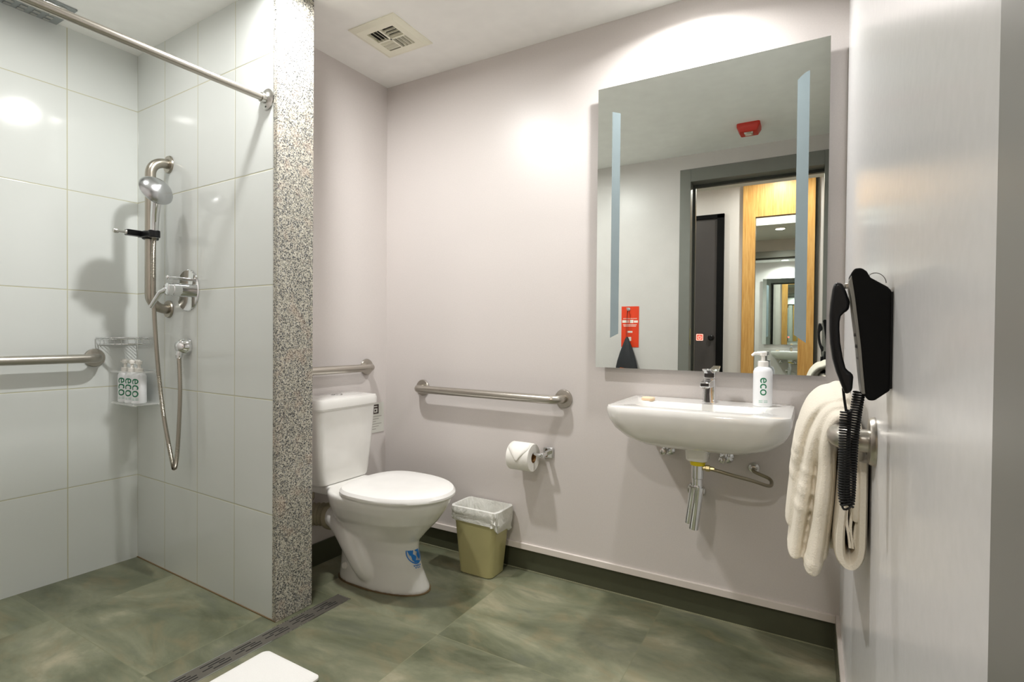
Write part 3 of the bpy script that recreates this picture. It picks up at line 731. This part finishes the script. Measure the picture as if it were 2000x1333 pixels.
def inn(hw, y0, y1, z, r_=.05):
    o = []
    cy = (y0+y1)/2; hy = (y1-y0)/2
    for (qx, qy, a0) in ((1, 1, 0), (-1, 1, 90), (-1, -1, 180), (1, -1, 270)):
        for k in range(9):
            rr = min(r_, hy*.95); a = math.radians(a0+90*k/8); o.append((sx+qx*(hw-rr)+rr*math.cos(a), cy+qy*(hy-rr)+rr*math.sin(a), z))
    return o
rings += [inn(.195, 1.655, 1.812, .7765, .06), inn(.188, 1.661, 1.806, .770, .06), inn(.172, 1.668, 1.795, .745, .06), inn(.140, 1.68, 1.785, .712, .05), inn(.085, 1.695, 1.77, .692, .035), inn(.03, 1.715, 1.745, .688, .014)]
mb.loft(rings)
build('bowl', mb, 'porcelain', t)
ky = 1.735
mb = MB().loft([rrect(sx+.002, ky, .036, .036, .012, .662), rrect(sx+.002, ky, .034, .034, .012, .640), rrect(sx+.002, ky, .032, .032, .012, .612), rrect(sx+.002, ky, .029, .029, .012, .608)])
build('drain_boss', mb, 'porcelain', t)
build('overflow_hole', MB().lathe((sx, 1.8045, .756), (0, -1, .25), [(0, .005), (.001, .005)], 14), 'dark', t)
build('waste_plug', MB().lathe((sx, 1.730, .688), (0, 0, 1), [(0, .022), (.003, .021), (.004, .016)], 24), 'chrome', t)
# waste trap
kx = sx+.002
t = thing('basin_trap', 'chrome bottle trap with a yellow ring under the wash basin', 'trap', (kx, ky, .40))
build('yellow_ring', MB().lathe((kx, ky, .597), (0, 0, 1), [(-.004, .019), (-.004, .0220), (.006, .0240), (.0108, .0240), (.0108, .019)], 28), 'yellow', t)
build('upper_tube', MB().lathe((kx, ky, .520), (0, 0, 1), [(0, .0165), (.030, .0165), (.032, .0185), (.052, .0185), (.054, .0185), (.076, .0185), (.078, .016)], 28), 'chrome', t)
mb = MB().tube([(kx-.010, ky+.002, .530), (kx-.026, ky+.008, .402)], .0125, 20).tube([(kx+.008, ky-.014, .528), (kx-.008, ky-.010, .392)], .0150, 20)
build('lower_tubes', mb, 'chrome', t)
build('cap_ring', MB().lathe((kx-.001, ky-.004, .520), (0, 0, 1), [(0, .023), (.004, .023), (.006, .019)], 24), 'chrome_dull', t)
build('wall_pipe', MB().tube([(kx-.014, ky+.008, .470), (kx-.040, D-.004, .452)], .0135, 16).lathe((kx-.042, D, .452), (0, -1, 0), [(0, .030), (.003, .030), (.008, .022), (.009, .014)], 28), 'chrome_dull', t)
# flexible hose from the trap to the wall
t = thing('flexible_hose', 'braided metal hose bending from the trap to the wall', 'hose', (kx+.1, ky+.05, .5))
hz = [(kx+.028, ky, .585), (kx+.055, ky, .582), (kx+.10, ky+.008, .572), (kx+.155, ky+.04, .555), (kx+.195, ky+.095, .532), (kx+.203, ky+.130, .531), (kx+.193, ky+.165, .538), (-.168+.005, D-.04, .552), (-.168, D-.012, .556)]
build('braid', MB().tube(crom(hz, 8), .0055, 12), 'braid', t)
build('nut', MB().lathe((kx+.016, ky, .586), (1, 0, -.03), [(0, .008), (.008, .008), (.009, .0105), (.020, .0105), (.022, .007), (.034, .0065)], 8), 'brass_nut', t)
build('wall_fitting', MB().lathe((-.168, D, .556), (0, -1, 0), [(0, .017), (.003, .017), (.006, .011), (.018, .010), (.019, .006)], 20), 'chrome_dull', t)
# angle valves
for x, z, lb in ((-.452, .588, 'chrome angle valve under the left side of the basin'), (-.255, .583, 'chrome angle valve under the basin between trap and hose')):
    t = thing('angle_valve', lb, 'valve', (x, D, z-.02), group='angle valves under the basin')
    build('rosette', MB().lathe((x, D, z), (0, -1, 0), [(0, .023), (.003, .023), (.010, .016), (.011, .009)], 24), 'chrome', t)
    build('body', MB().tube([(x, D-.008, z), (x, D-.05, z)], .009, 14).tube([(x, D-.038, z-.006), (x, D-.038, z+.036)], .0075, 14), 'chrome', t)
    build('knob', MB().lathe((x-.004, D-.050, z), (-.3, -1, 0), [(0, .012), (.012, .012), (.014, .009)], 8), 'chrome_dull', t)
    build('supply_tube', MB().tube([(x, D-.038, z+.03), (x, D-.040, z+.085)], .005, 10), 'braid', t)
# tap
tx, tyy, tz = -.302, 1.880, .7765
t = thing('basin_tap', 'square chrome mixer tap on the wash basin', 'tap', (tx, tyy, tz))
mb = MB().loft([rrect(tx, tyy, .0215, .021, .004, tz), rrect(tx, tyy, .0200, .020, .004, tz+.004), rrect(tx, tyy, .0185, .0185, .004, tz+.05), rrect(tx, tyy+.001, .0185, .0185, .004, tz+.080)])
build('body', mb, 'chrome', t, bevel=.001)
mb = MB().loft([[(tx-.0165, tyy-.010, tz+.050), (tx+.0165, tyy-.010, tz+.050), (tx+.0165, tyy-.010, tz+.078), (tx-.0165, tyy-.010, tz+.078)],
                [(tx-.0155, tyy-.098, tz+.058), (tx+.0155, tyy-.098, tz+.058), (tx+.0155, tyy-.098, tz+.074), (tx-.0155, tyy-.098, tz+.074)]])
build('spout', mb, 'chrome', t, bevel=.003)
build('aerator', MB().lathe((tx, tyy-.086, tz+.060), (0, 0, -1), [(0, .011), (.006, .011), (.007, .008)], 20), 'chrome_dull', t)
mb = MB().box((tx-.0175, tyy-.016, tz+.083), (tx+.0175, tyy+.018, tz+.104))
mb.loft([[(tx-.016, tyy-.016, tz+.098), (tx+.016, tyy-.016, tz+.098), (tx+.016, tyy-.016, tz+.106), (tx-.016, tyy-.016, tz+.106)],
         [(tx-.013, tyy-.072, tz+.112), (tx+.013, tyy-.072, tz+.112), (tx+.013, tyy-.072, tz+.117), (tx-.013, tyy-.072, tz+.117)]])
build('lever', mb, 'chrome', t, bevel=.002)
tag(build('soap_bar', MB().loft([rrect(-.493, 1.815, .020, .016, .012, .7765), rrect(-.493, 1.815, .022, .018, .014, .779), rrect(-.493, 1.815, .022, .018, .014, .785), rrect(-.493, 1.815, .019, .015, .012, .788)]), 'soap'), 'small peach wrapped soap bar on the left of the basin rim', 'soap')

# ------------------------------------------------------------------ towel
t = thing('bath_towel', 'cream terry towel folded over the bar on the right wall', 'towel', (.03, 1.12, .60))
bxc, bzc = CX-.045, .842
def fold(mb, leg, y0, y1, th, xr=.064, zr=.70, th0=None, bands=()):
    """one fold of cloth: leg runs from the hem up to the bar, then over it and down the wall side"""
    P3 = [V3((x, 0, z)) for x, z in leg]+[V3(((leg[-1][0]+xr)/2+.004, 0, leg[-1][1]+.004)), V3((xr, 0, bzc-.004)), V3((xr+.001, 0, .78)), V3((xr+.001, 0, zr))]
    C = crom(P3, 16); n = len(C); rings = []
    for i, p in enumerate(C):
        q0, q1 = C[max(i-1, 0)], C[min(i+1, n-1)]; l = math.hypot(q1.x-q0.x, q1.z-q0.z); nx, nz = -(q1.z-q0.z)/l, (q1.x-q0.x)/l
        f = i/(n-1); e = th/2*((th0 or 1)*(1-min(1, f*2.2))+min(1, f*2.2)); e *= .72 if i in (0, n-1) else 1; ring = []
        b_ = .0016 if f < .6 and any(abs(p.z-z) < .007 for z in bands) else 0; e += b_; hv = (y1-y0)/2+b_
        for k in range(20):
            a = 2*math.pi*k/20; u = math.copysign(abs(math.cos(a))**.7, math.cos(a)); v = math.copysign(abs(math.sin(a))**.5, math.sin(a))
            ring.append((p.x+nx*e*u, (y0+y1)/2+hv*v+.003*math.sin(9*p.z*6+y0*40), p.z+nz*e*u))
        rings.append(ring)
    mb.loft(rings)
LA = [(-.0302, .656), (-.0253, .725), (-.0181, .802), (-.0049, .850), (.0149, .877), (.0344, .885)]
LB = [(-.0235, .612), (-.0121, .705), (-.0007, .793), (.011, .841), (.0275, .872)]
LC = [(.0035, .600), (.0130, .673), (.0205, .760), (.0220, .821), (.0330, .862)]
LD = [(.0177, .622), (.0255, .704), (.0300, .792), (.0330, .838), (.0400, .862)]
mb = MB()
fold(mb, LA, 1.075, 1.45, .022, th0=1.25, bands=(.80, .78, .75))
fold(mb, LB, 1.040, 1.40, .024, th0=1.3, bands=(.765, .735, .70))
fold(mb, LC, 1.010, 1.32, .024, th0=1.35, bands=(.618,))
fold(mb, LD, 1.030, 1.32, .018, th0=1.25)
tw = build('main_fold', mb, 'towel', t, remesh=.0026, smoothmod=2)
mb = MB(); pp = crom([(.0335, 0, .622), (.0405, 0, .70), (.0440, 0, .78), (.0455, 0, .835)], 6)
mb.loft([[(p.x-.003, 1.10, p.z), (p.x+.003, 1.10, p.z), (p.x+.003+.006*(1-k/len(pp)), 1.30, p.z), (p.x-.003+.006*(1-k/len(pp)), 1.30, p.z)] for k, p in enumerate(pp)])
build('thin_fold', mb, 'towel', t)
mb = MB()   # rolled second layer next to the wall, folded into a loop at the bottom
rings = []
lp = [(.050, .80), (.046, .74), (.042, .68), (.043, .645), (.049, .632), (.057, .628), (.065, .634), (.0715, .655), (.0725, .70), (.0725, .80)]
lp = [(p.x, p.z) for p in crom([(a, 0, b) for a, b in lp], 4)]
for i, (x, z) in enumerate(lp):
    x0, z0 = lp[max(i-1, 0)]; x1, z1 = lp[min(i+1, len(lp)-1)]; l = math.hypot(x1-x0, z1-z0); nx, nz = -(z1-z0)/l, (x1-x0)/l
    rings.append([(x+nx*.0095*math.copysign(abs(math.cos(a))**.6, math.cos(a)), 1.13+.125*math.copysign(abs(math.sin(a))**.4, math.sin(a)), z+nz*.0095*math.copysign(abs(math.cos(a))**.6, math.cos(a))) for a in [2*math.pi*k/14 for k in range(14)]])
mb.loft(rings)
for k, x in enumerate((.054, .060, .066)):
    mb.loft([[(x-.002+.003*math.sin(z*60+k), 1.02, z), (x+.002+.003*math.sin(z*60+k), 1.02, z), (x+.002+.003*math.sin(z*60+k), 1.24, z), (x-.002+.003*math.sin(z*60+k), 1.24, z)] for z in [.655+.012*j for j in range(12)]])
build('inner_fold', mb, 'towel', t)

# ------------------------------------------------------------------ wall phone (profile in the X-Z plane, built across Y)
PY0, PY1 = .780, .838
t = thing('wall_phone', 'black wall telephone on the right wall above the towel', 'telephone', (CX, .81, .92))
# wall plate X at this depth
body = [(.0815, .936), (.0815, 1.057), (.0775, 1.062), (.0600, 1.074), (.0560, 1.082), (.0505, 1.0865), (.0435, 1.0860), (.0395, 1.0800),
        (.0445, 1.050), (.0480, 1.020), (.0515, .990), (.0545, .955), (.0570, .926), (.0600, .9225), (.0660, .9225), (.0700, .926)]
build('body', MB().prism(body, PY0, PY1), 'black_matte', t, bevel=.003)
build('wall_plate', MB().box((CX-.004, PY0+.002, .938), (CX, PY1-.002, 1.056)), 'black', t, bevel=.001)
face = [(.0405, 1.078), (.0445, 1.050), (.0480, 1.020), (.0515, .990), (.0545, .955), (.0568, .930), (.0535, .930), (.0508, .955), (.0478, .990), (.0442, 1.020), (.0405, 1.050), (.0375, 1.070)]
build('face_panel', MB().prism(face, PY0+.001, PY1-.003), 'grey_panel', t, bevel=.0008)
for row in range(4):
    for c in range(3):
        z = 1.005-.0145*row; x = .0462+(1.005-z)*.115
        build('key', MB().lathe((x+.001, PY0+.012+.0125*c, z), (-1, 0, .1), [(0, .0042), (.0008, .0042), (.0014, .0034)], 12), 'black', t)
build('cradle_hook', MB().box((.034, PY0+.020, 1.063), (.043, PY0+.034, 1.070)), 'chrome_dull', t, bevel=.001)
build('wire_loop', MB().tube([(.058+.0098*(1-math.cos(a)), PY0+.018, 1.072+.011*math.sin(a)-.004*(1-math.cos(a))/2) for a in [math.pi*k/12 for k in range(13)]], .0006, 6), 'chrome_dull', t)
out_ = [(.0225, 1.0705), (.0205, 1.062), (.0185, 1.045), (.0175, 1.028), (.0178, 1.010), (.0190, .992), (.0218, .972), (.0262, .955), (.0315, .940), (.0362, .927)]
inn_ = [(.0435, .932), (.0445, .950), (.0440, .955), (.0400, .9565), (.0362, .961), (.0328, .975), (.0300, .993), (.0288, 1.010), (.0288, 1.020), (.0300, 1.027), (.0340, 1.032), (.0385, 1.034), (.0395, 1.045), (.0355, 1.058), (.0310, 1.0695)]
build('handset', MB().prism(out_+inn_, PY0+.006, PY1-.010), 'black', t, bevel=.005, seg=3)
# coiled cord
def coil(path, R_, pitch, wire):
    P2 = crom(path, 24); L = 0; o = []; prev = Vector((0, 1, 0))
    for i, p in enumerate(P2):
        if i: L += (p-P2[i-1]).length
    tot = L; turns = tot/pitch; steps = int(turns*9)
    cum = [0]
    for i in range(1, len(P2)): cum.append(cum[-1]+(P2[i]-P2[i-1]).length)
    j = 0; u = Vector((0, 1, 0))
    for s in range(steps+1):
        d = tot*s/steps
        while j < len(P2)-2 and cum[j+1] < d: j += 1
        f = (d-cum[j])/max(1e-9, cum[j+1]-cum[j]); p = P2[j].lerp(P2[j+1], f); tt = (P2[j+1]-P2[j]).normalized()
        u = (u-tt*u.dot(tt)).normalized(); v = tt.cross(u); a = 2*math.pi*s/9
        o.append(p+(u*math.cos(a)+v*math.sin(a))*R_)
    return MB().tube(o, wire, 6)
ck = [(.0385, .808, .905), (.0375, .808, .88), (.0372, .808, .845), (.0372, .808, .80), (.0398, .808, .783), (.0430, .812, .786), (.0450, .816, .83), (.0470, .820, .87), (.0500, .820, .905), (.0530, .818, .930)]
build('coiled_cord', coil(ck, .0060, .0034, .0014), 'rubber', t)
build('cord_lead', MB().tube([(.0345, .808, .934), (.0360, .808, .920), (.0385, .808, .903)], .0016, 8), 'rubber', t)

# ------------------------------------------------------------------ door wall: red card, hooks and bag (seen in the mirror)
YF = YD
t = thing('door_hanger_card', 'orange red printed card hanging on the wall beside the doorway', 'card', (-1.122, YF, .918))
build('card', MB().box((-1.184, YF+.001, .918), (-1.059, YF+.003, 1.205)), 'orange_red', t, smooth=False)
mb = MB(); yy = YF+.0031
for (a, b, z0, z1) in ((-1.172, -1.072, 1.118, 1.121), (-1.178, -1.144, 1.090, 1.108), (-1.140, -1.132, 1.090, 1.108), (-1.124, -1.098, 1.088, 1.110), (-1.094, -1.066, 1.090, 1.106), (-1.172, -1.074, 1.074, 1.078), (-1.168, -1.078, 1.064, 1.068), (-1.140, -1.104, 1.020, 1.032), (-1.132, -1.112, .962, .990)):
    build('text_line', MB().box((a, yy-.0002, z0), (b, yy, z1)), 'white_print', t, smooth=False)
t = thing('wall_hook', 'small double chrome hook above the red card holding a black bag', 'hook', (-1.132, YF, 1.17))
build('plate', MB().lathe((-1.132, YF+.003, 1.185), (0, 1, 0), [(0, .012), (.004, .012), (.005, .008)], 20), 'chrome', t)
build('prong', MB().tube(crom([(-1.132, YF+.006, 1.185), (-1.132, YF+.028, 1.175), (-1.132, YF+.040, 1.180), (-1.132, YF+.044, 1.195)], 5), .0035, 10), 'chrome', t)
t = thing('drawstring_bag', 'black drawstring bag with an orange mark hanging from the wall hook', 'bag', (-1.132, YF+.03, .70))
mb = MB(); rings = []
for (z, hw, hd) in ((.990, .006, .006), (.975, .014, .010), (.93, .030, .018), (.88, .048, .024), (.82, .066, .028), (.78, .074, .028), (.72, .078, .026), (.70, .070, .018)):
    rings.append([(-1.132+hw*math.cos(a)*(1+.06*math.sin(7*a)), YF+.034+hd*math.sin(a)*(1+.08*math.sin(9*a+z*20)), z) for a in [2*math.pi*k/36 for k in range(36)]])
build('pouch', MB().loft(rings), 'bag', t)
build('drawstring', MB().tube([(-1.137, YF+.036, .985), (-1.138, YF+.038, 1.09), (-1.133, YF+.030, 1.176)], .0015, 6).tube([(-1.127, YF+.036, .985), (-1.126, YF+.038, 1.09), (-1.131, YF+.030, 1.176)], .0015, 6), 'rubber', t)
build('orange_mark', MB().prism([(-1.177, .75), (-1.127, .75), (-1.132, .772), (-1.172, .776)], YF+.060, YF+.064), 'orange', t, smooth=False)

# ------------------------------------------------------------------ hall: wood panel with mirror, dark door
t = thing('wood_panel', 'tall oak veneered wall panel framing a hall mirror, seen in the bathroom mirror', 'wall panel', (-.31, YE, 0))
build('panel', MB().box((-.62, YE, 0), (-.507, YE+.045, 2.58)).box((-.128, YE, 0), (0, YE+.045, 2.58)).box((-.507, YE, 2.17), (-.128, YE+.045, 2.58)).box((-.507, YE, 0), (-.128, YE+.045, .5)), 'wood', t, smooth=False)
build('shadow_strip', MB().box((0, YE, 0), (.03, YE+.02, 2.58)), 'frame_dark', t, smooth=False)  # dark coloured strip stands in for the shade beside the panel, no real gap
t = thing('hall_mirror', 'narrow mirror set inside the oak panel in the hall', 'mirror', (-.32, YE, .5))
build('glass', MB().box((-.506, YE+.004, .501), (-.129, YE+.008, 2.169)), 'mirror', t, smooth=False)
dr2 = struct(build('door_2', MB().box((-1.70, YE, 0), (-.86, YE+.012, 2.20)), 'door_dark', base=(0, 0, 0), smooth=False), 'dark grey hall door seen in the mirror')
build('door_frame', MB().box((-.86, YE, 0), (-.795, YE+.03, 2.24)).box((-1.76, YE, 2.20), (-.795, YE+.03, 2.24)).box((-1.76, YE, 0), (-1.70, YE+.03, 2.24)), 'black_matte', dr2, smooth=False)
build('door_knob', MB().lathe((-.905, YE+.012, .985), (0, 1, 0), [(0, .028), (.004, .028), (.006, .012), (.03, .012), (.034, .026), (.05, .028), (.06, .018)], 24), 'black', dr2)
